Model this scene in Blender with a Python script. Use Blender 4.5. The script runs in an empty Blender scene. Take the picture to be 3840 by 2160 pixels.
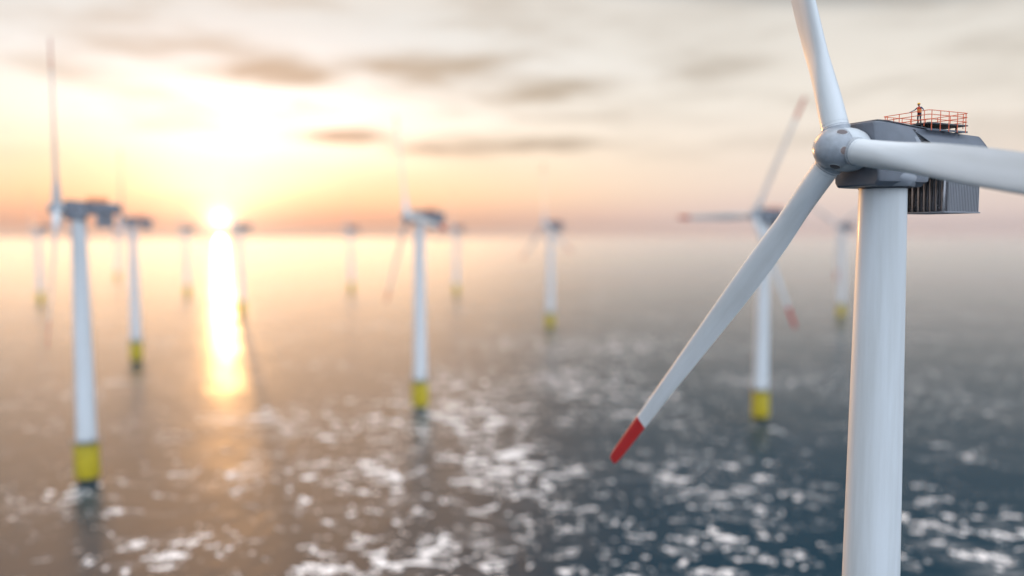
import bpy, bmesh, math, random
import numpy as np
from mathutils import Vector, Matrix
random.seed(7)
R = math.radians
S = bpy.context.scene
COL = S.collection

# ------------------------------------------------------------------ camera numbers
CAM_H = 75.0
F36 = 27.95                     # mm on a 36 mm sensor
PITCH = R(3.9)
SUN_AZ, SUN_EL = R(-20.1), R(.95)   # azimuth from +Y (negative = left), elevation
HUB_Z = 82.4

# ------------------------------------------------------------------ helpers
def tag(o, label=None, cat=None, group=None, kind=None):
    if label: o['label'] = label
    if cat: o['category'] = cat
    if group: o['group'] = group
    if kind: o['kind'] = kind
    return o

def empty(name, loc=(0, 0, 0), rz=0.0):
    o = bpy.data.objects.new(name, None)
    o.empty_display_size = 1.0
    o.location = loc
    o.rotation_euler = (0, 0, rz)
    COL.objects.link(o)
    return o

def build(name, bm, mat, parent=None, smooth=True, angle=35):
    bmesh.ops.recalc_face_normals(bm, faces=bm.faces)
    me = bpy.data.meshes.new(name)
    bm.to_mesh(me); bm.free()
    for p in me.polygons: p.use_smooth = smooth
    if smooth: me.set_sharp_from_angle(angle=R(angle))
    me.materials.append(mat)
    o = bpy.data.objects.new(name, me)
    COL.objects.link(o)
    if parent: o.parent = parent
    return o

def box(bm, x0, x1, y0, y1, z0, z1, bevel=0.0):
    r = bmesh.ops.create_cube(bm, size=1.0)
    for v in r['verts']:
        v.co = Vector((x0 + (v.co.x + .5) * (x1 - x0), y0 + (v.co.y + .5) * (y1 - y0), z0 + (v.co.z + .5) * (z1 - z0)))
    if bevel:
        es = list({e for v in r['verts'] for e in v.link_edges})
        bmesh.ops.bevel(bm, geom=es, offset=bevel, segments=2, affect='EDGES', profile=.5)

def loft(bm, rings, cap0=True, cap1=True, closed=True):
    vr = [[bm.verts.new(p) for p in ring] for ring in rings]
    n = len(vr[0])
    for a, b in zip(vr[:-1], vr[1:]):
        for i in range(n if closed else n - 1):
            j = (i + 1) % n
            bm.faces.new((a[i], a[j], b[j], b[i]))
    if cap0: bm.faces.new(list(reversed(vr[0])))
    if cap1: bm.faces.new(vr[-1])
    return vr

def tube(bm, pts, rad, n=8, closed=False):
    pts = [Vector(p) for p in pts]
    rings = []
    m = len(pts)
    prev = None
    for i, p in enumerate(pts):
        if closed:
            t = (pts[(i + 1) % m] - pts[i - 1]).normalized()
        else:
            t = (pts[min(i + 1, m - 1)] - pts[max(i - 1, 0)]).normalized()
        if prev is None:
            up = Vector((0, 0, 1)) if abs(t.z) < .9 else Vector((1, 0, 0))
            a = t.cross(up).normalized()
        else:
            a = (prev - t * prev.dot(t)).normalized()
        prev = a
        b = t.cross(a)
        r = rad[i] if isinstance(rad, (list, tuple)) else rad
        rings.append([p + (a * math.cos(k * 2 * math.pi / n) + b * math.sin(k * 2 * math.pi / n)) * r for k in range(n)])
    if closed:
        rings.append(rings[0])
        vr = [[bm.verts.new(p) for p in ring] for ring in rings[:-1]]
        for q in range(m):
            A, B = vr[q], vr[(q + 1) % m]
            for i in range(n):
                j = (i + 1) % n
                bm.faces.new((A[i], A[j], B[j], B[i]))
    else:
        loft(bm, rings)

def revolve(bm, prof, axis='Z', n=48, cap0=True, cap1=True):
    """prof: (h, r) along axis"""
    rings = []
    for h, r in prof:
        ring = []
        for k in range(n):
            a = 2 * math.pi * k / n
            c, s = r * math.cos(a), r * math.sin(a)
            ring.append((c, s, h) if axis == 'Z' else (h, c, s))
        rings.append(ring)
    loft(bm, rings, cap0, cap1)

def smooth01(t):
    t = max(0.0, min(1.0, t)); return t * t * (3 - 2 * t)

def interp(tbl, x):
    for (a, va), (b, vb) in zip(tbl[:-1], tbl[1:]):
        if x <= b:
            t = 0 if b == a else max(0, (x - a) / (b - a))
            return va + (vb - va) * t
    return tbl[-1][1]

# ------------------------------------------------------------------ materials
def mat(name, col, rough=.4, metal=0.0, var=.06, scale=1.2, bump=0.0, bscale=30, spec=.5, stretch=(1, 1, 1), dirt=None, coat=0.0):
    m = bpy.data.materials.new(name); m.use_nodes = True
    nt = m.node_tree; N, L = nt.nodes, nt.links
    b = N['Principled BSDF']
    b.inputs['Roughness'].default_value = rough
    b.inputs['Metallic'].default_value = metal
    b.inputs['Specular IOR Level'].default_value = spec
    b.inputs['Coat Weight'].default_value = coat
    b.inputs['Coat Roughness'].default_value = .12
    tc = N.new('ShaderNodeTexCoord')
    mp = N.new('ShaderNodeMapping'); mp.inputs['Scale'].default_value = stretch
    L.new(tc.outputs['Object'], mp.inputs['Vector'])
    no = N.new('ShaderNodeTexNoise'); no.inputs['Scale'].default_value = scale
    no.inputs['Detail'].default_value = 6; no.inputs['Roughness'].default_value = .6
    L.new(mp.outputs[0], no.inputs['Vector'])
    cr = N.new('ShaderNodeValToRGB')
    c0 = [max(0, c * (1 - var)) for c in (dirt or col)] + [1]
    c1 = [min(1, c * (1 + var)) for c in col] + [1]
    cr.color_ramp.elements[0].position = .32; cr.color_ramp.elements[0].color = c0
    cr.color_ramp.elements[1].position = .62; cr.color_ramp.elements[1].color = c1
    L.new(no.outputs[0], cr.inputs[0]); L.new(cr.outputs[0], b.inputs['Base Color'])
    mr = N.new('ShaderNodeMapRange'); mr.inputs[3].default_value = rough * .8; mr.inputs[4].default_value = min(1, rough * 1.25)
    L.new(no.outputs[0], mr.inputs[0]); L.new(mr.outputs[0], b.inputs['Roughness'])
    if bump:
        n2 = N.new('ShaderNodeTexNoise'); n2.inputs['Scale'].default_value = bscale
        L.new(tc.outputs['Object'], n2.inputs['Vector'])
        bp = N.new('ShaderNodeBump'); bp.inputs['Strength'].default_value = bump; bp.inputs['Distance'].default_value = .05
        L.new(n2.outputs[0], bp.inputs['Height']); L.new(bp.outputs[0], b.inputs['Normal'])
    return m

M = {}
M['white'] = mat('white_gelcoat', (.72, .735, .75), .42, var=.04, scale=.5, stretch=(1, 1, .15), dirt=(.65, .66, .66), coat=.1)
M['tower'] = mat('white_tower_paint', (.74, .755, .77), .48, var=.04, scale=.6, stretch=(1, 1, .06), dirt=(.66, .665, .66), coat=.06)
M['hub'] = mat('pale_grey_gelcoat', (.36, .38, .42), .3, var=.05, scale=1.5, coat=.3, dirt=(.32, .34, .37))
M['skirt'] = mat('hub_skirt_paint', (.6, .62, .64), .35, var=.05)
M['nacelle'] = mat('dark_grey_nacelle_paint', (.12, .133, .162), .36, var=.08, scale=.9, coat=.25)
M['arch'] = mat('lit_fairing_paint', (.27, .285, .32), .33, var=.06)  # nacelle grey made lighter to stand for light caught on the bump
M['roof'] = mat('roof_panel_paint', (.10, .11, .13), .45, var=.1)
M['black'] = mat('black_rubber', (.012, .012, .014), .6)
M['port'] = mat('primer_port_cover', (.30, .225, .205), .5, var=.08)
M['slot'] = mat('dark_slot_hole', (.13, .10, .10), .45, var=.15)  # dark disc colour painted on the dome in place of an open hole
M['red'] = mat('red_tip_paint', (.50, .02, .02), .4, var=.06, coat=.2)
M['railred'] = mat('red_rail_paint', (.85, .14, .05), .38, var=.06)
M['yellow'] = mat('yellow_foundation_paint', (.55, .42, .006), .5, var=.1, scale=.6, dirt=(.42, .31, .01))
M['pile'] = mat('wet_dark_steel', (.05, .055, .05), .4, var=.25)
M['grate'] = mat('galvanised_grating', (.2, .21, .22), .5, metal=.4)
M['cooler'] = mat('corrugated_steel', (.30, .30, .325), .5, metal=.2, var=.07, scale=.8, stretch=(1, 1, .1))
M['fin'] = mat('radiator_fin_metal', (.30, .29, .30), .25, metal=.85, var=.12, scale=1)
M['deck'] = mat('dark_deck_grating', (.06, .062, .07), .5, var=.15)
M['bolt'] = mat('zinc_bolt', (.62, .63, .65), .35, metal=.6)
M['gap'] = mat('recess_black', (.02, .021, .025), .7)
M['rotor_port_metal'] = mat('port_hinge_metal', (.7, .7, .7), .3, metal=.7)

# ------------------------------------------------------------------ wind turbine parts (local: nose = +X, near side = +Y)
RED_FROM = 40.2
def blade_ring(s, n=36, grow=0.0):
    chord = interp([(0, 2.3), (2.5, 2.32), (6, 2.42), (10, 2.68), (13.5, 2.88), (18, 2.84), (26, 2.45), (33, 2.08), (40, 1.86), (46, 1.62), (47.5, 1.5), (48.2, 1.3), (48.48, 1.0), (48.6, .5)], s)
    tr = interp([(0, 1), (9, .42), (14, .3), (24, .235), (52, .17)], s)
    tw = R(interp([(0, 7), (14, 8), (26, 7), (40, 5), (52, 3)], s))
    w = smooth01((s - 2.2) / 8.0)
    bend = 0.0
    pts = []
    for k in range(n):
        th = 2 * math.pi * k / n
        R0 = 1.15
        pc, qc = R0 * math.cos(th), R0 * math.sin(th)
        xl = 1 - (math.cos(th) + 1) / 2
        t = tr
        yt = 5 * t * (.2969 * math.sqrt(max(xl, 0)) - .126 * xl - .3516 * xl ** 2 + .2843 * xl ** 3 - .1036 * xl ** 4)
        camber = .06 * 4 * xl * (1 - xl) * .5
        pa = chord * (.39 - xl)
        qa = chord * ((yt if math.sin(th) >= 0 else -yt) - camber)
        p = pc * (1 - w) + pa * w
        q = qc * (1 - w) + qa * w
        p *= 1 + grow; q *= 1 + grow
        # e = +Y (leading edge), q along +X (upwind)
        y = p * math.cos(tw) - q * math.sin(tw)
        x = p * math.sin(tw) + q * math.cos(tw)
        pts.append((x + bend, y, s))
    return pts

def make_meshes():
    d = {}
    # blade (white) and red tip
    ss = [1.35, 1.6, 2, 2.5, 3.2, 4, 5, 6, 7, 8, 9, 10, 11, 12, 13, 14.5, 16, 18, 20, 22, 24, 26, 28, 30, 32, 34, 36, 38, RED_FROM]
    bm = bmesh.new(); loft(bm, [blade_ring(s) for s in ss]); d['blade'] = build('blade', bm, M['white'], angle=50)
    ss = [RED_FROM + .002, 41.4, 42.5, 44, 45.4, 46.4, 47.3, 47.8, 48.1, 48.3, 48.45, 48.55, 48.6]
    bm = bmesh.new(); loft(bm, [blade_ring(s, grow=.003) for s in ss]); d['blade_tip'] = build('blade_tip', bm, M['red'], angle=50)
    # root collar + bolts
    bm = bmesh.new(); revolve(bm, [(1.2, 1.2), (1.98, 1.2), (2.02, 1.17), (2.02, 1.05)], n=64, cap0=False, cap1=False)
    d['root_collar'] = build('root_collar', bm, M['hub'])
    bm = bmesh.new(); revolve(bm, [(1.83, 1.195), (1.83, 1.208), (1.93, 1.208), (1.93, 1.195)], n=64, cap0=False, cap1=False)
    for k in range(54):
        a = 2 * math.pi * k / 54
        bmesh.ops.create_uvsphere(bm, u_segments=8, v_segments=6, radius=.04, matrix=Matrix.Translation((1.205 * math.cos(a), 1.205 * math.sin(a), 1.88)))
    d['bolt_ring'] = build('bolt_ring', bm, M['bolt'])
    bm = bmesh.new(); revolve(bm, [(2.28, 1.0), (2.28, 1.166), (2.31, 1.166), (2.31, 1.0)], n=64, cap0=False, cap1=False)
    d['root_seal'] = build('root_seal', bm, M['skirt'])
    # hub: dome nose, blade openings dark
    prof = [(-1.35, 1.62), (-1.3, 1.7), (-.9, 1.78), (-.3, 1.825), (.2, 1.82)]
    for k in range(1, 22):
        t = k / 22 * math.pi / 2
        prof.append((.2 + 1.82 * 1.08 * math.sin(t), 1.82 * math.cos(t) ** .93))
    prof.append((.2 + 1.8202 * 1.08, .02))
    bm = bmesh.new(); revolve(bm, prof, 'X', 96); d['hub'] = build('hub', bm, M['hub'], angle=60)
    # nose cap: dish on the nose
    cap = []
    for k in range(12, 22):
        t = k / 22 * math.pi / 2
        t = math.pi / 2 * (.66 + .34 * (k - 12) / 9.5)
        if t > math.pi / 2: t = math.pi / 2 - .001
        cap.append((.2 + 1.84 * 1.08 * math.sin(t), 1.845 * math.cos(t) ** .93))
    cap = [(cap[0][0] - .03, cap[0][1] - .01)] + cap
    bm = bmesh.new(); revolve(bm, cap, 'X', 64, cap0=False); d['nose_cap'] = build('nose_cap', bm, M['hub'], angle=40)
    # seam line round the dome
    bm = bmesh.new(); tube(bm, [(.2, 1.822 * math.cos(2 * math.pi * k / 96), 1.822 * math.sin(2 * math.pi * k / 96)) for k in range(96)], .014, 5, closed=True)
    d['dome_seam'] = build('dome_seam', bm, M['skirt'])
    # round port covers, and dark discs for the open holes between the blades
    def on_dome(x, phi, lift=0.0):
        r = 1.82 if x < .2 else 1.82 * math.cos(math.asin((x - .2) / (1.82 * 1.08))) ** .93
        r += lift
        return Vector((x + (lift * (x - .2) / 1.95 if x > .2 else 0), r * math.sin(phi), r * math.cos(phi)))
    for (xc, ph, fx, fy, k1, k2, mm) in ((.75, R(60), 1.0, 1.5, 'port_slot', 'slot_rim', 'slot'), (.95, 0.0, 1.0, 1.0, 'port_cover', 'port_rim', 'port')):
        bm = bmesh.new(); bm2 = bmesh.new()
        c = on_dome(xc, ph); nrm = (c - Vector((.2, 0, 0))).normalized()
        a = nrm.cross(Vector((1, 0, 0))).normalized(); b = nrm.cross(a)
        a = a * fx; b = b * fy
        ring, rim = [], []
        for k in range(32):
            t = 2 * math.pi * k / 32
            q = c + (a * math.cos(t) + b * math.sin(t)) * .36
            q = on_dome(q.x, math.atan2(q.y, q.z))
            rim.append(q); ring.append(q)
        rr = []
        for f, lift in ((1.0, .014), (.75, .012), (.5, .011), (.25, .011)):
            row = []
            for k in range(32):
                t = 2 * math.pi * k / 32
                q = c + (a * math.cos(t) + b * math.sin(t)) * .36 * f
                row.append(on_dome(q.x, math.atan2(q.y, q.z), lift))
            rr.append(row)
        skirtv = [on_dome(p.x, math.atan2(p.y, p.z), -.05) for p in ring]
        loft(bm, [skirtv] + rr)
        tube(bm2, rim, .026, 6, closed=True)
        d[k1] = build(k1, bm, M[mm]); d[k2] = build(k2, bm2, M['skirt'])
    # hub skirt: rear fairing panels that reach back towards the nacelle
    def skirt_panel(phi0, phi1):
        bm = bmesh.new()
        rings = []
        prof = [(.1, 1.86), (-.7, 1.93), (-1.5, 1.91), (-2.15, 1.78), (-2.15, 1.70), (-1.5, 1.82), (-.7, 1.85), (.1, 1.80)]
        n = 14
        for k in range(n + 1):
            ph = phi0 + (phi1 - phi0) * k / n
            rings.append([(h, r * math.sin(ph), r * math.cos(ph)) for h, r in prof])
        loft(bm, rings)
        return build('skirt_panel', bm, M['skirt'], angle=30)
    d['skirt_panel'] = skirt_panel(R(60 - 24), R(60 + 24))
    bm = bmesh.new(); revolve(bm, [(-2.6, 1.45), (-1.3, 1.6)], 'X', 48); d['hub_neck'] = build('hub_neck', bm, M['gap'])

    # ------------------------------------------------ nacelle
    def section(x, top, wt, wsh, zsh, wm, zm, wb, zb):
        half = [(0, top), (wt * .6, top - .0), (wt, top - .06), (wt + .12, top - .2), (wsh, zsh), (wm, zm), (wm - .03, zm - .3), (wb + .12, zb + .14), (wb, zb), (0, zb)]
        ring = [(x, y, z) for y, z in half]
        ring += [(x, -y, z) for y, z in reversed(half[1:-1])]
        return ring
    st = [
        (3.45, 84.68, 1.62, 1.95, 83.0, 2.3, 79.95, 2.02, 79.32),
        (3.35, 84.78, 1.72, 2.05, 83.0, 2.4, 79.9, 2.1, 79.22),
        (3.1, 84.82, 1.8, 2.15, 83.1, 2.5, 79.85, 2.16, 79.16),
        (2.0, 84.8, 1.86, 2.3, 83.2, 2.7, 79.85, 2.24, 79.14),
        (0.3, 84.64, 1.9, 2.45, 83.2, 2.8, 79.85, 2.28, 79.14),
        (-1.9, 84.46, 1.9, 2.5, 83.2, 2.82, 79.85, 2.28, 79.14),
        (-2.25, 84.43, 1.9, 2.5, 83.2, 2.82, 79.9, 2.3, 79.3),
        (-2.6, 84.41, 1.9, 2.5, 83.2, 2.82, 80.9, 2.5, 80.5),
        (-6.0, 84.2, 1.85, 2.5, 83.2, 2.8, 81.2, 2.5, 80.6),
        (-9.4, 83.9, 1.7, 2.3, 83.0, 2.55, 81.3, 2.3, 80.7),
    ]
    bm = bmesh.new(); loft(bm, [section(*s) for s in st]); d['nacelle'] = build('nacelle', bm, M['nacelle'], angle=22)
    # aft cover: fuller bulge whose front edge slants, leaving a scoop-shaped intake
    def aft(side):
        bm = bmesh.new()
        rows = []
        for i in range(25):
            u = i / 24.0
            row = []
            for j in range(15):
                v = j / 14.0                       # 0 top, 1 bottom
                xf = -.75 - 4.6 * v      # slanted front lip
                xr = -11.45
                x = xf + (xr - xf) * u
                endr = 1 - smooth01((-x - 9.7) / 2.1) ** 2 * .96
                ztop, zbot = 84.42 - .035 * (-x), 80.9
                rise = smooth01(u * 3.2)
                a = v * math.pi / 2
                wfull = 3.02
                wtop = 1.9
                w = wtop + (wfull - wtop) * min(1, math.sin(min(1, v * 1.6) * math.pi / 2))
                zz = ztop + (zbot - ztop) * v
                zc = 82.3
                z = zc + (zz - zc) * (.35 + .65 * endr ** .5)
                row.append((x, side * w * endr ** .5 if endr > 0 else 0, z))
            rows.append(row)
        vr = [[bm.verts.new(p) for p in r] for r in rows]
        for a, b in zip(vr[:-1], vr[1:]):
            for j in range(14): bm.faces.new((a[j], a[j + 1], b[j + 1], b[j]))
        bm.normal_update(); geom = bm.faces[:]
        bm.normal_update(); bmesh.ops.solidify(bm, geom=geom, thickness=.07)
        return build('aft_cover', bm, M['nacelle'], angle=40)
    d['aft_cover'] = aft(1)
    d['aft_cover_far'] = aft(-1)
    # rear cap closes the two aft covers
    bm = bmesh.new()
    def rc(x, k):
        return [(x, 2.35 * k * math.sin(t) , 82.35 + (1.6 if math.cos(t) > 0 else 1.5) * k * (abs(math.cos(t)) ** .8) * (1 if math.cos(t) > 0 else -1)) for t in [2 * math.pi * q / 40 for q in range(40)]]
    loft(bm, [rc(-9.8, .98), rc(-10.5, .93), rc(-10.85, .82), rc(-11.15, .66), rc(-11.33, .42), rc(-11.39, .1)])
    d['rear_cap'] = build('rear_cap', bm, M['nacelle'], angle=50)
    # louvred grille inside the intake
    def side_y(z):
        return 1.95 + (2.5 - 1.95) * (84.4 - z) / 1.2 if z > 83.2 else 2.5 + (2.82 - 2.5) * (83.2 - z) / 3.3
    for side, nm in ((1, 'intake_louvre'), (-1, 'intake_louvre_far')):
        bm = bmesh.new(); bw = bmesh.new()
        n = 16
        rings, wr = [], []
        for k in range(n):
            v = .02 + .92 * k / (n - 1)
            z = 84.22 + (80.9 - 84.22) * v
            xl = -.80 - .5 * v; xr = -.75 - 4.6 * v - .45
            xm = xl + (xr - xl) * .33
            y = side_y(z)
            wr.append([(xl, side * (y + .012), z), (xm, side * (y + .03), z), (xm, side * (y - .15), z), (xl, side * (y - .15), z)])
            for dz, out in ((.07, .03), (-.06, .12), (-.07, .03)):
                rings.append([(xm - .005, side * (y + .02), z + dz), (xr, side * (y + out), z + dz), (xr, side * (y - .15), z + dz), (xm - .005, side * (y - .15), z + dz)])
        loft(bm, rings); loft(bw, wr)
        d[nm.replace('louvre', 'wall')] = build('intake_wall', bw, M['arch'], smooth=False)
        o = build(nm, bm, M['gap'], smooth=False); d[nm] = o
    # roof edge strip (dark seam between roof and side) and roof panel
    bm = bmesh.new()
    loft(bm, [[(x, -w, z), (x, w, z), (x, w, z + .07), (x, -w, z + .07)] for x, w, z in ((3.0, 1.76, 84.83), (2.0, 1.9, 84.805), (.3, 1.95, 84.645), (-1.9, 1.97, 84.465), (-6, 1.93, 84.205), (-9.3, 1.75, 83.91))])
    d['roof_panel'] = build('roof_panel', bm, M['roof'], smooth=False)
    # lower arched fairing on both sides of the yaw bearing
    def arch(side):
        bm = bmesh.new()
        rows = []
        for i in range(13):
            t = math.pi * i / 12
            cx, cz = .1, 79.17
            row = []
            for q, (sc, out) in enumerate(((1.0, .0), (.7, .2), (.35, .38), (0.02, .5))):
                x = cx + 1.45 * sc * math.cos(t); z = cz + 1.25 * sc * math.sin(t)
                yb = 2.28 + (2.8 - 2.28) * min(1, (z - 79.14) / .71)
                row.append((x, side * (yb + out - .05), z))
            rows.append(row)
        vr = [[bm.verts.new(p) for p in r] for r in rows]
        for a, b in zip(vr[:-1], vr[1:]):
            for j in range(3): bm.faces.new((a[j], a[j + 1], b[j + 1], b[j]))
        bm.normal_update(); bmesh.ops.solidify(bm, geom=bm.faces[:], thickness=.05)
        return build('arched_fairing', bm, M['arch'], angle=40)
    d['arched_fairing'] = arch(1)
    # yaw collar
    bm = bmesh.new(); revolve(bm, [(79.03, 1.9), (79.03, 2.08), (79.16, 2.08), (79.16, 1.9)], n=64, cap0=False, cap1=False)
    d['yaw_collar'] = build('yaw_collar', bm, M['roof'])
    # ------------------------------------------------ cooler: corrugated box hung under the tail
    bm = bmesh.new()
    x0, x1, w = -9.4, -5.15, 2.62
    out = []
    n = 26
    def zig(p0, p1, nrm, cnt, depth):
        pts = []
        for k in range(cnt):
            for f, dd in ((0.0, 0), (.12, 1), (.5, 1), (.62, 0)):
                t = (k + f) / cnt
                p = Vector(p0).lerp(Vector(p1), t) + Vector(nrm) * depth * dd
                pts.append((p.x, p.y))
        return pts
    loop = zig((x1, w), (x0, w), (0, 1), 20, .13) + zig((x0, w), (x0, -w), (-1, 0), 24, .1) + zig((x0, -w), (x1, -w), (0, -1), 20, .13) + [(x1, -w)] + [(x1, w)]
    loop2 = []
    for p in loop:
        if not loop2 or (Vector(p) - Vector(loop2[-1])).length > 1e-4: loop2.append(p)
    loft(bm, [[(x, y, 77.02) for x, y in loop2], [(x, y, 81.0) for x, y in loop2]])
    d['cooler'] = build('cooler', bm, M['cooler'], smooth=False)
    bm = bmesh.new()
    nf = 9
    box(bm, x1 + .004, x1 + .06, -w + .02, w - .02, 77.03, 80.88)
    for k in range(nf):
        y = -w + .14 + (2 * w - .28) * k / (nf - 1)
        box(bm, x1 + .05, x1 + .5, y - .1, y + .1, 77.03, 80.9, .03)
    d['cooler_fin_bank'] = build('radiator_fins', bm, M['fin'])
    bm = bmesh.new(); box(bm, x0 - .1, x1 + .55, -w - .16, w + .16, 76.9, 77.017, .015)
    d['cooler_tray'] = build('cooler_tray', bm, M['cooler'])
    # ------------------------------------------------ hoist deck
    px0, px1, pw, zd = -7.8, -2.6, 2.45, 84.92
    bm = bmesh.new(); box(bm, px0, px1, -pw, pw, zd - .12, zd, .01)
    d['hoist_deck'] = build('hoist_deck', bm, M['deck'], smooth=False)
    bm = bmesh.new()
    for y in (-pw + .06, pw - .06): box(bm, px0, px1 + .2, y - .05, y + .05, zd - .72, zd - .56)
    for x in (px0 + .3, (px0 + px1) / 2, px1 - .3):
        box(bm, x - .06, x + .06, -pw + .11, pw - .11, zd - .70, zd - .58)
        for y in (-1.5, 1.5): box(bm, x - .06, x + .06, y - .06, y + .06, zd - .578, zd - .123)
    d['deck_frame'] = build('deck_frame', bm, M['roof'], smooth=False)
    for q, h in enumerate((1.06, .68, .27)):
        bm = bmesh.new()
        cr = .25; pts = []
        for cx, cy, a0 in ((px1 - cr, pw - cr, 0), (px0 + cr, pw - cr, 90), (px0 + cr, -pw + cr, 180), (px1 - cr, -pw + cr, 270)):
            for s in range(5):
                a = R(a0 + 22.5 * s); pts.append((cx + cr * math.cos(a), cy + cr * math.sin(a), zd + h))
        tube(bm, pts, .034, 8, closed=True)
        d['rail%d' % q] = build('rail', bm, M['railred'])
    posts = []
    for i in range(5): posts += [(px1 - .32 - (px1 - px0 - .64) * i / 4, pw), (px1 - .32 - (px1 - px0 - .64) * i / 4, -pw)]
    for i in range(4): posts += [(px1, pw - .5 - (2 * pw - 1.0) * i / 3), (px0, pw - .5 - (2 * pw - 1.0) * i / 3)]
    d['_posts'] = posts
    bm = bmesh.new(); tube(bm, [(0, 0, zd - .72), (0, 0, zd + 1.05)], .036, 8)
    d['post_side'] = build('post', bm, M['railred'])
    bm = bmesh.new(); tube(bm, [(0, 0, zd - .3), (0, 0, zd + 1.05)], .036, 8)
    d['post_end'] = build('post', bm, M['railred'])
    # ------------------------------------------------ tower + foundation
    bm = bmesh.new()
    tw = []
    for i in range(30):
        z = 13.1 + (79.02 - 13.1) * i / 29
        tw.append((z, interp([(13.1, 2.85), (45, 2.46), (79.1, 2.02)], z)))
    revolve(bm, tw, n=96); d['tower'] = build('tower', bm, M['tower'])
    for q, z in enumerate((34.0, 56.0)):
        bm = bmesh.new()
        r = interp([(13.1, 2.85), (45, 2.46), (79.1, 2.02)], z)
        revolve(bm, [(z - .06, r - .05), (z - .06, r + .006), (z + .06, r + .006), (z + .06, r - .05)], n=96, cap0=False, cap1=False)
        d['flange_joint%d' % q] = build('flange_joint', bm, M['tower'])
    bm = bmesh.new(); revolve(bm, [(1.6, 3.0), (2.0, 3.35), (3.0, 3.4), (12.2, 3.4), (12.5, 3.25), (12.75, 3.1)], n=64)
    d['transition_piece'] = build('transition_piece', bm, M['yellow'])
    bm = bmesh.new(); revolve(bm, [(-6, 2.75), (1.58, 2.75)], n=48); d['monopile'] = build('monopile', bm, M['pile'])
    bm = bmesh.new(); revolve(bm, [(12.78, 2.0), (12.78, 4.7), (13.05, 4.7), (13.05, 2.0)], n=48, cap0=False, cap1=False)
    d['work_platform'] = build('work_platform', bm, M['grate'])
    bm = bmesh.new()
    for h in (.55, 1.1): tube(bm, [(4.6 * math.cos(2 * math.pi * k / 48), 4.6 * math.sin(2 * math.pi * k / 48), 13.05 + h) for k in range(48)], .05, 6, closed=True)
    for k in range(20):
        a = 2 * math.pi * k / 20; tube(bm, [(4.6 * math.cos(a), 4.6 * math.sin(a), 13.06), (4.6 * math.cos(a), 4.6 * math.sin(a), 14.15)], .05, 6)
    d['guard_rail'] = build('guard_rail', bm, M['grate'])
    bm = bmesh.new()
    for y in (-.35, .35): tube(bm, [(3.75, y, -2), (3.75, y, 12.7)], .07, 6)
    for k in range(36): tube(bm, [(3.75, -.35, -1 + .38 * k), (3.75, .35, -1 + .38 * k)], .035, 5)
    for z in (2.5, 7, 11.5):
        for y in (-.35, .35): tube(bm, [(3.3, y, z), (3.75, y, z)], .05, 5)
    d['boat_ladder'] = build('boat_ladder', bm, M['yellow'])
    return d

PRO = make_meshes()
for k, o in PRO.items():
    if k != '_posts': COL.objects.unlink(o)

TILT = R(1.5)
OVER = 5.75
YAW = R(205)
used = set()
def part(key, parent, ml=None, name=None, label=None):
    src = PRO[key]
    if key in used:
        o = src.copy()
    else:
        o = src; used.add(key)
    if name: o.name = name
    COL.objects.link(o)
    o.parent = parent
    o.matrix_parent_inverse = Matrix.Identity(4)
    o.matrix_basis = ml if ml is not None else Matrix.Identity(4)
    if label: o['label'] = label
    return o

def turbine(x, y, phase, label, detail=2, cone=0.0, yaw=YAW, group='offshore wind turbines standing in the sea'):
    """detail 2 = everything, 1 = the parts a blurred mid-distance turbine shows, 0 = far away"""
    root = empty('wind_turbine', (x, y, 0), yaw)
    tag(root, label, 'wind turbine', group)
    tw = part('tower', root)
    tp = part('transition_piece', root)
    part('monopile', root)
    if detail >= 1:
        part('flange_joint0', tw); part('flange_joint1', tw, name='flange_joint')
        wp = part('work_platform', root); part('guard_rail', wp); part('boat_ladder', tp)
    na = part('nacelle', root)
    part('rear_cap', na); part('aft_cover', na); part('aft_cover_far', na, name='aft_cover')
    if detail >= 1:
        part('intake_louvre', na); part('intake_wall', na); part('intake_wall_far', na, name='intake_wall'); part('intake_louvre_far', na, name='intake_louvre'); part('roof_panel', na)
        part('arched_fairing', na); part('yaw_collar', tw)
    co = part('cooler', root); part('cooler_tray', co); part('cooler_fin_bank', co, name='radiator_fins')
    dk = part('hoist_deck', root)
    for q in range(3): part('rail%d' % q, dk, name='rail')
    if detail >= 1:
        part('deck_frame', dk)
        for (qx, qy) in PRO['_posts']:
            part('post_side' if abs(qy) > 2.4 else 'post_end', dk, Matrix.Translation((qx, qy, 0)), name='post')
    HM = Matrix.Translation((OVER, 0, HUB_Z)) @ Matrix.Rotation(-TILT, 4, 'Y')
    hm = HM @ Matrix.Rotation(-phase, 4, 'X')
    hub = part('hub', root, hm)
    if detail >= 1:
        part('hub_neck', hub); part('nose_cap', hub); part('dome_seam', hub)
        for k in range(3):
            rm = Matrix.Rotation(-2 * math.pi * k / 3, 4, 'X')
            part('port_cover', hub, rm); part('port_rim', hub, rm); part('port_slot', hub, rm); part('slot_rim', hub, rm); part('skirt_panel', hub, rm)
    for k in range(3):
        bm_ = HM @ Matrix.Rotation(-(phase + 2 * math.pi * k / 3), 4, 'X') @ Matrix.Translation((-.35, 0, 0)) @ Matrix.Rotation(cone, 4, 'Y')
        b = part('blade', root, bm_)
        part('blade_tip', b)
        if detail >= 1:
            part('root_collar', b); part('bolt_ring', b); part('root_seal', b)
    return root

# ------------------------------------------------------------------ pixel -> water point, used to survey the field once
def at(px, py):
    f = F36 / 36 * 2576
    u, v = (px - 1288) / f, (724.5 - py) / f
    cp, sp = math.cos(PITCH), math.sin(PITCH)
    d = Vector((u, cp + v * sp, -sp + v * cp))
    t = CAM_H / -d.z
    return d.x * t, d.y * t

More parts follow.
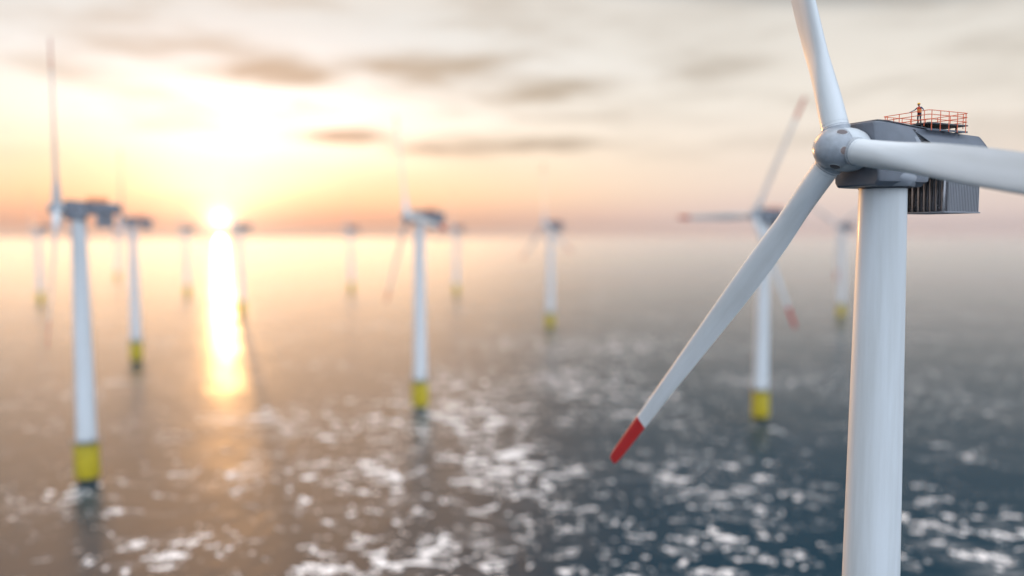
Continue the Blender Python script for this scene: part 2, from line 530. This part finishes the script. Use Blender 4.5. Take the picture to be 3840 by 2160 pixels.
MAIN = (33.62, 72.5)
main = turbine(MAIN[0], MAIN[1], R(-17.7), 'large sharp white turbine in the foreground with a worker on its grey nacelle', 2, cone=.034)
field = [
    ((222, 1213), 20, 2, 'blurred left turbine with dark side-on nacelle, nearest of the distant turbines, long vertical blade'),
    ((1058, 1030), -23, 2, 'blurred white turbine near the middle of the picture with pale nacelle and yellow base'),
    ((1912, 1058), -90, 2, 'blurred turbine behind the foreground blade, one blade level to the left, red tips showing'),
    ((344, 912), 38, 1, 'slim blurred turbine just right of the nearest left turbine, bright yellow base'),
    ((1384, 828), -5, 1, 'small blurred turbine right of centre with dark nacelle and yellow base in the foam'),
    ((2115, 800), -60, 1, 'small pale turbine between the foreground tower and the turbine behind the long blade'),
    ((608, 793), 100, 0, 'small dark turbine directly beside the sun glare on the water'),
    ((103, 765), 35, 0, 'faint hazy turbine at the far left edge behind the big blade'),
    ((1148, 742), 5, 0, 'faint pale turbine just right of the middle turbine with faded yellow base'),
    ((472, 745), 50, 0, 'very faint turbine in the glow left of the sun'),
    ((884, 735), 17, 0, 'very faint turbine halfway between the sun and the middle turbine'),
    ((296, 705), 15, 0, 'almost vanished turbine on the horizon behind the slim left turbine'),
]
for (px, py), ph, det, lab in field:
    x, y = at(px, py)
    turbine(x, y, R(ph), lab, det)


# ------------------------------------------------------------------ the worker on the hoist deck
def make_person():
    DX, DZ = -2.6, 84.92
    ry = 1.12
    lp = Matrix.Translation((MAIN[0], MAIN[1], 0)) @ Matrix.Rotation(YAW, 4, 'Z') @ Vector((DX - .40, ry, DZ))
    root = empty('person', lp, YAW)
    tag(root, 'person in yellow helmet, orange vest and blue workwear leaning on red rail', 'person')
    V, E, Rr = [], [], []
    def add(p, r, parent=None):
        V.append(p); Rr.append(r if isinstance(r, tuple) else (r, r))
        if parent is not None: E.append((parent, len(V) - 1))
        return len(V) - 1
    pel = add((-.02, 0, .98), (.16, .125))
    ab = add((.0, 0, 1.14), (.15, .115), pel)
    ch = add((.03, 0, 1.34), (.175, .125), ab)
    nk0 = add((.05, 0, 1.5), (.09, .08), ch)
    nk = add((.075, 0, 1.565), (.058, .058), nk0)
    h0 = add((.095, 0, 1.64), (.078, .085), nk)
    h1 = add((.10, 0, 1.73), (.083, .1), h0)
    h2 = add((.095, 0, 1.80), (.06, .07), h1)
    nose = add((.205, 0, 1.69), .014, h1)
    for sgn, elb, wr in ((1, (.08, .46, 1.24), (.335, .70, 1.135)), (-1, (.12, -.42, 1.26), (.335, -.64, 1.135))):
        ear = add((.095, sgn * .105, 1.70), (.014, .024), h1)
        sh = add((.04, sgn * .2, 1.46), .075, ch)
        m1 = add(tuple((Vector((.04, sgn * .21, 1.46)) + Vector(elb)) / 2), .056, sh)
        el = add(elb, .046, m1)
        m2 = add(tuple((Vector(elb) * .45 + Vector(wr) * .55)), .04, el)
        w = add(wr, .029, m2)
        pm = add((wr[0] + .045, wr[1] + sgn * .01, 1.118), (.042, .02), w)
        for q, (dy, ln) in enumerate(((-.034, .9), (-.012, 1.0), (.011, .95), (.033, .75))):
            y = wr[1] + sgn * .01 + dy
            k0 = add((.40 + .004, y, 1.112), .0105, pm)
            k1 = add((.40 + .032 * ln, y, 1.098), .0095, k0)
            k2 = add((.40 + .046 * ln, y, 1.066), .009, k1)
            add((.40 + .036 * ln, y, 1.036), .008, k2)
        ty = wr[1] - sgn * .045
        t0 = add((wr[0] + .03, ty, 1.108), .0115, pm)
        t1 = add((wr[0] + .035, ty - sgn * .012, 1.08), .0105, t0)
        add((wr[0] + .04, ty - sgn * .01, 1.05), .009, t1)
        hp = add((-.02, sgn * .1, .90), .108, pel)
        th = add((.0, sgn * .12, .70), .088, hp)
        kn = add((.02, sgn * .13, .50), .066, th)
        cf = add((-.01, sgn * .14, .34), .062, kn)
        an = add((-.02, sgn * .145, .10), .045, cf)
        add((.10, sgn * .165, .05), (.045, .04), an)
    me = bpy.data.meshes.new('body'); me.from_pydata(V, E, [])
    ob = bpy.data.objects.new('body', me); COL.objects.link(ob)
    sk = ob.modifiers.new('skin', 'SKIN'); sk.use_smooth_shade = True
    for i, sv in enumerate(me.skin_vertices[0].data):
        sv.radius = Rr[i]; sv.use_root = (i == 0)
    sb = ob.modifiers.new('sub', 'SUBSURF'); sb.levels = 2; sb.render_levels = 2
    dg = bpy.context.evaluated_depsgraph_get()
    m2 = bpy.data.meshes.new_from_object(ob.evaluated_get(dg))
    ob.modifiers.clear(); ob.data = m2
    m2.materials.clear()
    for k in ('skin', 'shirt', 'trousers', 'glove', 'boot'): m2.materials.append(PM[k])
    for p in m2.polygons:
        c = p.center; p.use_smooth = True
        if c.z > 1.56: p.material_index = 0
        elif c.x > .30 and c.z < 1.3 and abs(c.y) > .4: p.material_index = 3
        elif abs(c.y) > .36 and c.z > .9 and c.z < 1.33: p.material_index = 1
        elif c.z > 1.03: p.material_index = 1
        elif c.z > .16: p.material_index = 2
        else: p.material_index = 4
    ob.parent = root
    # high-visibility vest: open shell that follows the trunk
    def ell(cx, cz, rx, ry_, n=36, lift=0):
        return [(cx + rx * math.cos(2 * math.pi * k / n), ry_ * math.sin(2 * math.pi * k / n), cz) for k in range(n)]
    bm = bmesh.new()
    loft(bm, [ell(.0, .97, .165, .2), ell(.005, 1.06, .16, .19), ell(.01, 1.2, .16, .19), ell(.03, 1.34, .165, .205), ell(.045, 1.44, .14, .19), ell(.06, 1.515, .095, .12)], cap0=False, cap1=False)
    bm.normal_update(); bmesh.ops.solidify(bm, geom=bm.faces[:], thickness=.012)
    build('vest', bm, PM['vest'], root)
    for z, rx, ry_, cx in ((1.08, .167, .197, .005), (1.22, .167, .197, .012)):
        bm = bmesh.new(); loft(bm, [ell(cx, z - .025, rx, ry_), ell(cx, z + .025, rx, ry_)], cap0=False, cap1=False)
        bm.normal_update(); bmesh.ops.solidify(bm, geom=bm.faces[:], thickness=.006)
        build('reflective_band', bm, PM['band'], root)
    # helmet with brim
    bm = bmesh.new()
    prof = [(1.745, .125), (1.75, .128), (1.79, .122), (1.83, .105), (1.86, .078), (1.878, .04), (1.884, .004)]
    rings = [[(.10 + r * 1.12 * math.cos(2 * math.pi * k / 32), r * math.sin(2 * math.pi * k / 32), z) for k in range(32)] for z, r in prof]
    loft(bm, rings)
    br = [[(.10 + rr * (1.15 + .28 * max(0, math.cos(2 * math.pi * k / 32))) * math.cos(2 * math.pi * k / 32), rr * math.sin(2 * math.pi * k / 32), z) for k in range(32)] for rr, z in ((.12, 1.752), (.14, 1.742), (.14, 1.734), (.12, 1.738))]
    loft(bm, br, cap0=False, cap1=False)
    build('helmet', bm, PM['helmet'], root, angle=50)
    for sgn in (1, -1):
        bm = bmesh.new(); bmesh.ops.create_uvsphere(bm, u_segments=10, v_segments=8, radius=.013, matrix=Matrix.Translation((.188, sgn * .034, 1.715)))
        build('eye', bm, PM['boot'], root)
        bm = bmesh.new()
        loft(bm, [[(-.03 + sx * a, sgn * .15 + b, z) for a, b in [(math.cos(2 * math.pi * k / 16), .058 * math.sin(2 * math.pi * k / 16)) for k in range(16)]] for z, sx in ((.0, .085), (.05, .085), (.16, .065), (.25, .066))])
        box(bm, -.02, .155, sgn * .165 - .05, sgn * .165 + .05, .0, .085, .025)
        build('boot', bm, PM['boot'], root)
    bm = bmesh.new(); box(bm, .165, .18, -.026, .026, 1.648, 1.656); build('mouth', bm, PM['lip'], root)
    return root
PM = {
    'skin': mat('skin', (.42, .24, .17), .5), 'shirt': mat('blue_work_shirt', (.02, .055, .13), .8, var=.2, scale=8),
    'trousers': mat('dark_blue_trousers', (.012, .035, .06), .8, var=.25, scale=8), 'glove': mat('grey_glove', (.18, .2, .23), .7),
    'boot': mat('black_boot', (.012, .012, .013), .5), 'vest': mat('orange_vest', (.62, .075, .03), .6, var=.12, scale=6),
    'band': mat('yellow_reflective_band', (.9, .62, .12), .4), 'helmet': mat('yellow_helmet', (.80, .40, .01), .3), 'lip': mat('lip', (.3, .12, .1), .5)}
make_person()


# ------------------------------------------------------------------ sea
FOAM = [(1150, 1035, 150, 50, 1.15), (1260, 1170, 110, 50, 1.25), (930, 1215, 130, 50, 1.1), (1000, 1400, 140, 50, 1.2), (1390, 1295, 90, 25, .9),
        (1720, 1190, 120, 35, .75), (1860, 1255, 110, 35, .7), (1840, 1395, 150, 40, .85), (2440, 1310, 130, 40, .85), (2470, 1405, 110, 40, .8),
        (430, 1390, 110, 35, .8), (690, 1055, 120, 25, .8), (870, 1075, 110, 20, .8), (640, 1190, 70, 30, .7), (1450, 960, 110, 25, .8),
        (1500, 870, 220, 22, .6), (1110, 955, 70, 25, .8), (1560, 1010, 120, 30, .6), (2330, 1010, 150, 22, .4), (160, 1240, 80, 25, .7), (1480, 1425, 120, 30, .6), (2020, 960, 200, 20, .45)]
def make_sea():
    bm = bmesh.new()
    rad = [0.0, 300, 3000, 9000, 15500]
    n = 64
    c = bm.verts.new((0, 0, 0))
    rings = [[bm.verts.new((r * math.cos(2 * math.pi * k / n), r * math.sin(2 * math.pi * k / n), 0)) for k in range(n)] for r in rad[1:]]
    for k in range(n): bm.faces.new((c, rings[0][k], rings[0][(k + 1) % n]))
    for a, b in zip(rings[:-1], rings[1:]):
        for k in range(n): bm.faces.new((a[k], b[k], b[(k + 1) % n], a[(k + 1) % n]))
    m = bpy.data.materials.new('sea_water'); m.use_nodes = True
    nt = m.node_tree; N, L = nt.nodes, nt.links
    b = N['Principled BSDF']
    geo = N.new('ShaderNodeNewGeometry')
    def mapped(scale, rot=0.0):
        mp = N.new('ShaderNodeMapping'); mp.inputs['Scale'].default_value = scale; mp.inputs['Rotation'].default_value = (0, 0, rot)
        L.new(geo.outputs['Position'], mp.inputs['Vector']); return mp.outputs[0]
    def noise(vec, scale, detail=4, rough=.55, dist=0.0):
        t = N.new('ShaderNodeTexNoise'); t.inputs['Scale'].default_value = scale; t.inputs['Detail'].default_value = detail
        t.inputs['Roughness'].default_value = rough; t.inputs['Distortion'].default_value = dist
        L.new(vec, t.inputs['Vector']); return t.outputs[0]
    def math_(op, a, c=None, clamp=False):
        t = N.new('ShaderNodeMath'); t.operation = op; t.use_clamp = clamp
        for i, s in enumerate((a, c)):
            if s is None: continue
            if isinstance(s, (int, float)): t.inputs[i].default_value = s
            else: L.new(s, t.inputs[i])
        return t.outputs[0]
    def ramp(v, lo, hi, a=0.0, c=1.0):
        t = N.new('ShaderNodeMapRange'); t.interpolation_type = 'SMOOTHSTEP'
        t.inputs[1].default_value = lo; t.inputs[2].default_value = hi; t.inputs[3].default_value = a; t.inputs[4].default_value = c
        L.new(v, t.inputs[0]); return t.outputs[0]
    swell_v = mapped((1.0, .45, 1), R(28))
    big = noise(swell_v, .035, 3, .5, .4)
    mid = noise(swell_v, .16, 4, .6, .6)
    fine = noise(mapped((1, .7, 1), R(15)), .9, 5, .65, .4)
    h = math_('ADD', math_('ADD', math_('MULTIPLY', big, .6), math_('MULTIPLY', mid, .25)), math_('MULTIPLY', fine, .03))
    gust = ramp(noise(mapped((.35, 1.0, 1), R(-12)), .011, 4, .55, 1.0), .36, .64, .35, 1.6)
    h = math_('MULTIPLY', math_('SUBTRACT', h, .44), gust)
    bp = N.new('ShaderNodeBump'); bp.inputs['Strength'].default_value = 1.0; bp.inputs['Distance'].default_value = 1.0
    L.new(h, bp.inputs['Height'])
    # whitecaps: breaking fields surveyed on the water, broken up into lacy crests and loose patches
    sp = N.new('ShaderNodeSeparateXYZ'); L.new(geo.outputs['Position'], sp.inputs[0])
    dens = None
    for px, py, wx, wy, st in FOAM:
        cx, cy_ = at(px, py); dx = 1.5 * abs(at(px + wx, py)[0] - cx); dy = 1.5 * abs(at(px, py - wy)[1] - cy_)
        q = math_('ADD', math_('POWER', math_('DIVIDE', math_('SUBTRACT', sp.outputs[0], cx), dx), 2), math_('POWER', math_('DIVIDE', math_('SUBTRACT', sp.outputs[1], cy_), dy), 2))
        g = math_('MULTIPLY', math_('EXPONENT', math_('MULTIPLY', q, -1.0)), st)
        dens = g if dens is None else math_('MAXIMUM', dens, g)
    wide = ramp(noise(mapped((.6, 1.0, 1), R(-20)), .02, 3, .55, .8), .45, .7)
    dens = math_('MAXIMUM', dens, math_('MULTIPLY', wide, .3))
    ridge = math_('ABSOLUTE', math_('SUBTRACT', noise(mapped((.7, 1, 1), R(20)), .05, 3, .58, 1.6), .5))
    line = math_('SUBTRACT', 1.0, math_('DIVIDE', ridge, math_('ADD', .003, math_('MULTIPLY', dens, .055))))
    patch = noise(mapped((.75, 1.1, 1), R(35)), .17, 3, .6, .8)
    lace = noise(mapped((1, 1, 1)), .7, 2, .5, .4)
    crest = math_('MULTIPLY', ramp(line, .05, .5), ramp(math_('ADD', patch, math_('MULTIPLY', math_('SUBTRACT', lace, .5), .3)), .52, .58), True)
    loose = ramp(math_('ADD', math_('ADD', patch, math_('MULTIPLY', math_('SUBTRACT', lace, .5), .2)), math_('MULTIPLY', dens, .17)), .735, .762)
    flick = math_('MULTIPLY', ramp(noise(mapped((.9, 1, 1), R(60)), .26, 2, .55, .6), .67, .695), ramp(dens, .1, .4), True)
    churn = math_('MULTIPLY', math_('MULTIPLY', ramp(noise(mapped((.3, 1.0, 1), R(14)), .075, 5, .68, 1.5), .52, .70), dens), .36)
    foam = math_('MAXIMUM', math_('MAXIMUM', crest, churn), math_('MAXIMUM', loose, flick), True)
    # body colour of the water and foam, under a wave-averaged Fresnel reflection
    mx = N.new('ShaderNodeMix'); mx.data_type = 'RGBA'
    L.new(foam, mx.inputs[0])
    mx.inputs[6].default_value = (.0005, .025, .044, 1)
    mx.inputs[7].default_value = (.93, .89, .865, 1)
    L.new(mx.outputs[2], b.inputs['Base Color'])
    L.new(ramp(foam, 0, 1, .42, .85), b.inputs['Roughness'])
    b.inputs['IOR'].default_value = 1.33; b.inputs['Specular IOR Level'].default_value = .095
    L.new(bp.outputs[0], b.inputs['Normal'])
    gl = N.new('ShaderNodeBsdfGlossy'); gl.inputs['Roughness'].default_value = .24
    gl.inputs['Color'].default_value = (1, 1, 1, 1); L.new(bp.outputs[0], gl.inputs['Normal'])
    lw = N.new('ShaderNodeLayerWeight'); lw.inputs['Blend'].default_value = .5; L.new(bp.outputs[0], lw.inputs['Normal'])
    fr = math_('ADD', .006, math_('MULTIPLY', .96, math_('POWER', lw.outputs['Facing'], 10.5)))
    fr = math_('MULTIPLY', fr, math_('SUBTRACT', 1.0, math_('MULTIPLY', foam, .9)), True)
    ms = N.new('ShaderNodeMixShader'); L.new(fr, ms.inputs[0]); L.new(b.outputs[0], ms.inputs[1]); L.new(gl.outputs[0], ms.inputs[2])
    L.new(ms.outputs[0], N['Material Output'].inputs['Surface'])
    o = build('sea', bm, m, smooth=False)
    o.data.materials[0] = m
    tag(o, 'wind-ruffled dark teal sea with white foam patches and golden sun glitter', 'water', kind='structure')
make_sea()

# ------------------------------------------------------------------ haze
HAZE = 0.000035
if HAZE:
    bm = bmesh.new(); box(bm, -16500, 16500, -16500, 16500, -8, 143)
    m = bpy.data.materials.new('haze_air'); m.use_nodes = True
    nt = m.node_tree; nt.nodes.remove(nt.nodes['Principled BSDF'])
    pv = nt.nodes.new('ShaderNodeVolumePrincipled')
    pv.inputs['Color'].default_value = (.985, .97, .96, 1); pv.inputs['Density'].default_value = HAZE; pv.inputs['Anisotropy'].default_value = .5
    nt.links.new(pv.outputs[0], nt.nodes['Material Output'].inputs['Volume'])
    o = build('haze', bm, m, smooth=False)
    tag(o, 'pale sea haze that fades the distant turbines and the horizon', 'haze', kind='stuff')

# ------------------------------------------------------------------ world
def make_world():
    w = bpy.data.worlds.new('World'); S.world = w; w.use_nodes = True
    nt = w.node_tree; N, L = nt.nodes, nt.links
    bg = N['Background']; out = N['World Output']
    def mth(op, *a, clamp=False):
        t = N.new('ShaderNodeMath'); t.operation = op; t.use_clamp = clamp
        for i, s in enumerate(a):
            if isinstance(s, (int, float)): t.inputs[i].default_value = s
            else: L.new(s, t.inputs[i])
        return t.outputs[0]
    def vmix(fac, c0, c1, mode='MIX'):
        t = N.new('ShaderNodeMix'); t.data_type = 'RGBA'; t.blend_type = mode; t.clamp_factor = True
        for i, s in ((0, fac), (6, c0), (7, c1)):
            if isinstance(s, (int, float)): t.inputs[i].default_value = s
            elif isinstance(s, tuple): t.inputs[i].default_value = s + (1,)
            else: L.new(s, t.inputs[i])
        return t.outputs[2]
    def rng(v, lo, hi, a=0.0, b=1.0, kind='SMOOTHSTEP'):
        t = N.new('ShaderNodeMapRange'); t.interpolation_type = kind
        for i, s in enumerate((lo, hi, a, b)): t.inputs[i + 1].default_value = s
        L.new(v, t.inputs[0]); return t.outputs[0]
    tc = N.new('ShaderNodeTexCoord'); D = tc.outputs['Generated']
    sp = N.new('ShaderNodeSeparateXYZ'); L.new(D, sp.inputs[0])
    az = mth('MULTIPLY', mth('ARCTAN2', sp.outputs[0], sp.outputs[1]), 180 / math.pi)
    el = mth('MULTIPLY', mth('ARCSINE', sp.outputs[2]), 180 / math.pi)
    sd = Vector((math.sin(SUN_AZ) * math.cos(SUN_EL), math.cos(SUN_AZ) * math.cos(SUN_EL), math.sin(SUN_EL)))
    dt = N.new('ShaderNodeVectorMath'); dt.operation = 'DOT_PRODUCT'; L.new(D, dt.inputs[0]); dt.inputs[1].default_value = sd
    ang = mth('MULTIPLY', mth('ARCCOSINE', mth('MINIMUM', dt.outputs['Value'], .999999)), 180 / math.pi)
    saz = math.degrees(SUN_AZ)
    # elevation ramps, sunward and away from the sun
    daz = mth('ABSOLUTE', mth('SUBTRACT', az, saz))
    elc = mth('ADD', el, mth('MULTIPLY', mth('MULTIPLY', rng(daz, 20, 50), rng(el, 8, 13)), 2.6))   # added dark upper band, made to darken sea reflections, sinks away from the sun
    def eramp(stops, span=90.0):
        t = N.new('ShaderNodeValToRGB'); e = t.color_ramp.elements
        while len(e) < len(stops): e.new(.5)
        for q, (p, c) in zip(e, stops): q.position = p / span; q.color = c + (1,)
        L.new(mth('DIVIDE', mth('MAXIMUM', elc, 0.0), span), t.inputs[0]); return t.outputs[0]
    sunward = eramp([(0, (.34, .24, .22)), (1.3, (.74, .46, .31)), (2.6, (.96, .67, .41)), (4.5, (.96, .80, .57)), (8, (.97, .93, .85)), (11.5, (.87, .885, .88)), (14.5, (.775, .785, .765)), (16.8, (.78, .74, .68)), (20, (10.0, 5.2, 2.0)), (30, (11.0, 5.5, 2.0)), (42, (.35, .24, .17)), (58, (.9, 1.0, 1.12)), (75, (2.2, 2.35, 2.45)), (90, (2.5, 2.6, 2.7))])  # amber band and bright zenith, out of view, are added to light the sea
    side = eramp([(0, (.50, .42, .44)), (1.5, (.74, .625, .59)), (3.5, (.84, .735, .665)), (6, (.87, .79, .72)), (9, (.86, .81, .745)), (13, (.83, .785, .725)), (16.2, (.77, .735, .685)), (18.2, (.06, .105, .155)), (32, (.05, .10, .17)), (58, (.9, 1.0, 1.12)), (75, (2.2, 2.35, 2.45)), (90, (2.5, 2.6, 2.7))])  # near-black band above the view is added to darken the water's reflections
    away = eramp([(0, (1.1, 1.3, 1.6)), (10, (1.4, 1.66, 2.0)), (40, (1.65, 1.92, 2.3)), (58, (1.65, 1.88, 2.15)), (75, (2.2, 2.35, 2.45)), (90, (2.5, 2.6, 2.7))])
    daz = mth('ABSOLUTE', mth('SUBTRACT', az, saz))
    hi = rng(el, 11, 17)
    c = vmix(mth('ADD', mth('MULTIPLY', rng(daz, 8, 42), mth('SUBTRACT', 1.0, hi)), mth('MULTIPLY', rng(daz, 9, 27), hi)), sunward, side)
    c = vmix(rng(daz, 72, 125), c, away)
    # clouds -------------------------------------------------------------
    cb = N.new('ShaderNodeCombineXYZ'); L.new(mth('MULTIPLY', az, .06), cb.inputs[0]); L.new(mth('MULTIPLY', el, .34), cb.inputs[1])
    def cnoise(scale, det, off):
        mp = N.new('ShaderNodeMapping'); mp.inputs['Location'].default_value = off; L.new(cb.outputs[0], mp.inputs['Vector'])
        t = N.new('ShaderNodeTexNoise'); t.inputs['Scale'].default_value = scale; t.inputs['Detail'].default_value = det; t.inputs['Roughness'].default_value = .55
        L.new(mp.outputs[0], t.inputs['Vector']); return t.outputs[0]
    n1 = cnoise(1.0, 4, (0, 0, 0)); n2 = cnoise(1.2, 4, (7, 3, 1)); n3 = cnoise(3.0, 5, (2, 9, 4))
    waz = mth('ADD', az, mth('MULTIPLY', mth('SUBTRACT', n1, .5), 9.0))
    wel = mth('ADD', el, mth('ADD', mth('MULTIPLY', mth('SUBTRACT', n2, .5), 2.6), mth('MULTIPLY', mth('SUBTRACT', n3, .5), 1.2)))
    blobs = [(340, 118, 190, 24, .6), (690, 192, 130, 26, 1.5), (1090, 178, 150, 34, 1.2), (1385, 232, 135, 30, .95), (865, 342, 85, 17, 1.6),
             (1120, 376, 130, 15, 1.1), (1340, 358, 210, 14, 1.05), (1780, 165, 170, 48, .35), (490, 506, 75, 9, .5), (1000, 230, 120, 22, .35), (1600, 300, 240, 20, .25), (2480, 200, 140, 30, .3), (1650, 60, 260, 30, .2)]
    cl = None
    for bx, by, bw, bh, st in blobs:
        f = 2000.0
        a0 = math.degrees(math.atan((bx - 1288) / f)); e0 = math.degrees(math.atan((588 - by) / f * math.cos(R(a0))))
        wa = math.degrees(bw / f) * math.cos(R(a0)) ** 2; we = math.degrees(bh / f)
        q = mth('ADD', mth('POWER', mth('DIVIDE', mth('SUBTRACT', waz, a0), wa), 2), mth('POWER', mth('DIVIDE', mth('SUBTRACT', wel, e0), we), 2))
        g = mth('MULTIPLY', mth('EXPONENT', mth('MULTIPLY', q, -1.0)), st)
        cl = g if cl is None else mth('MAXIMUM', cl, g)
    wisps = mth('MULTIPLY', rng(cnoise(1.5, 6, (11, 5, 2)), .44, .68), .5)
    cl = mth('MULTIPLY', mth('ADD', cl, mth('MULTIPLY', wisps, rng(el, 3, 8))), mth('ADD', .5, mth('MULTIPLY', n3, 1.0)), clamp=True)
        # thin bright cloud veil lit from behind by the low sun
    def gauss(v0, a0, wa, v1, e0, we):
        q = mth('ADD', mth('POWER', mth('DIVIDE', mth('SUBTRACT', v0, a0), wa), 2), mth('POWER', mth('DIVIDE', mth('SUBTRACT', v1, e0), we), 2))
        return mth('EXPONENT', mth('MULTIPLY', q, -1.0))
    veil = gauss(waz, saz + 2.0, 10.0, wel, 7.2, 3.2)
    c = vmix(1.0, c, vmix(veil, (0.0, 0.0, 0.0), (.55, .5, .41)), 'ADD')
    wide = gauss(az, saz + 8, 24.0, el, 5.0, 5.5)
    c = vmix(1.0, c, vmix(wide, (0.0, 0.0, 0.0), (.08, .06, .035)), 'ADD')
    ccol = vmix(rng(daz, 0, 45), (.52, .45, .37), (.47, .42, .37))
    c = vmix(cl, c, ccol)
    shaft = gauss(az, saz, 5.0, el, 3.0, 2.4)
    c = vmix(1.0, c, vmix(shaft, (0.0, 0.0, 0.0), (.5, .44, .28)), 'ADD')
    g1 = mth('EXPONENT', mth('DIVIDE', ang, -1.5)); g2 = mth('EXPONENT', mth('DIVIDE', ang, -.38))
    c = vmix(1.0, c, vmix(g1, (0.0, 0.0, 0.0), (.6, .5, .3)), 'ADD')
    c = vmix(1.0, c, vmix(g2, (0.0, 0.0, 0.0), (4.5, 4.0, 2.8)), 'ADD')
    # physical sky under it
    sky = N.new('ShaderNodeTexSky'); sky.sky_type = 'NISHITA'; sky.sun_disc = False
    sky.sun_elevation = SUN_EL; sky.sun_rotation = SUN_AZ
    sky.air_density = 1.4; sky.dust_density = 2.0
    L.new(sky.outputs[0], bg.inputs['Color']); bg.inputs['Strength'].default_value = .05
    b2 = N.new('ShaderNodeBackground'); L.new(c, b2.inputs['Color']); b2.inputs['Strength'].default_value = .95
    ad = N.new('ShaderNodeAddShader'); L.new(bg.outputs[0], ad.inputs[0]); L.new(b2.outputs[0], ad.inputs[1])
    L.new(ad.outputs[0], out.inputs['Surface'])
    w.cycles.sampling_method = 'MANUAL'; w.cycles.sample_map_resolution = 2048
make_world()

sun = bpy.data.lights.new('sun', 'SUN'); sun.energy = 2.0; sun.angle = R(.5); sun.color = (.52, .26, .09)
so = bpy.data.objects.new('sun', sun); COL.objects.link(so)
sd = Vector((math.sin(SUN_AZ) * math.cos(SUN_EL), math.cos(SUN_AZ) * math.cos(SUN_EL), math.sin(SUN_EL)))
so.rotation_euler = sd.to_track_quat('Z', 'Y').to_euler()

# ------------------------------------------------------------------ camera
cd = bpy.data.cameras.new('camera'); co = bpy.data.objects.new('camera', cd); COL.objects.link(co)
co.location = (0, 0, CAM_H); co.rotation_euler = (math.pi / 2 - PITCH, 0, 0)
cd.lens = F36; cd.sensor_width = 36; cd.clip_start = .5; cd.clip_end = 100000
cd.dof.use_dof = True; cd.dof.focus_distance = 74.0; cd.dof.aperture_fstop = .0279 / 1.45
S.camera = co

S.render.engine = 'CYCLES'
S.view_settings.view_transform = 'Standard'; S.view_settings.look = 'None'
S.view_settings.exposure = 0; S.view_settings.gamma = 1
cy = S.cycles
cy.use_denoising = True
cy.max_bounces = 6; cy.diffuse_bounces = 2; cy.glossy_bounces = 3; cy.volume_bounces = 2; cy.transparent_max_bounces = 8
cy.sample_clamp_indirect = 6; cy.sample_clamp_direct = 0
cy.caustics_reflective = False; cy.caustics_refractive = False
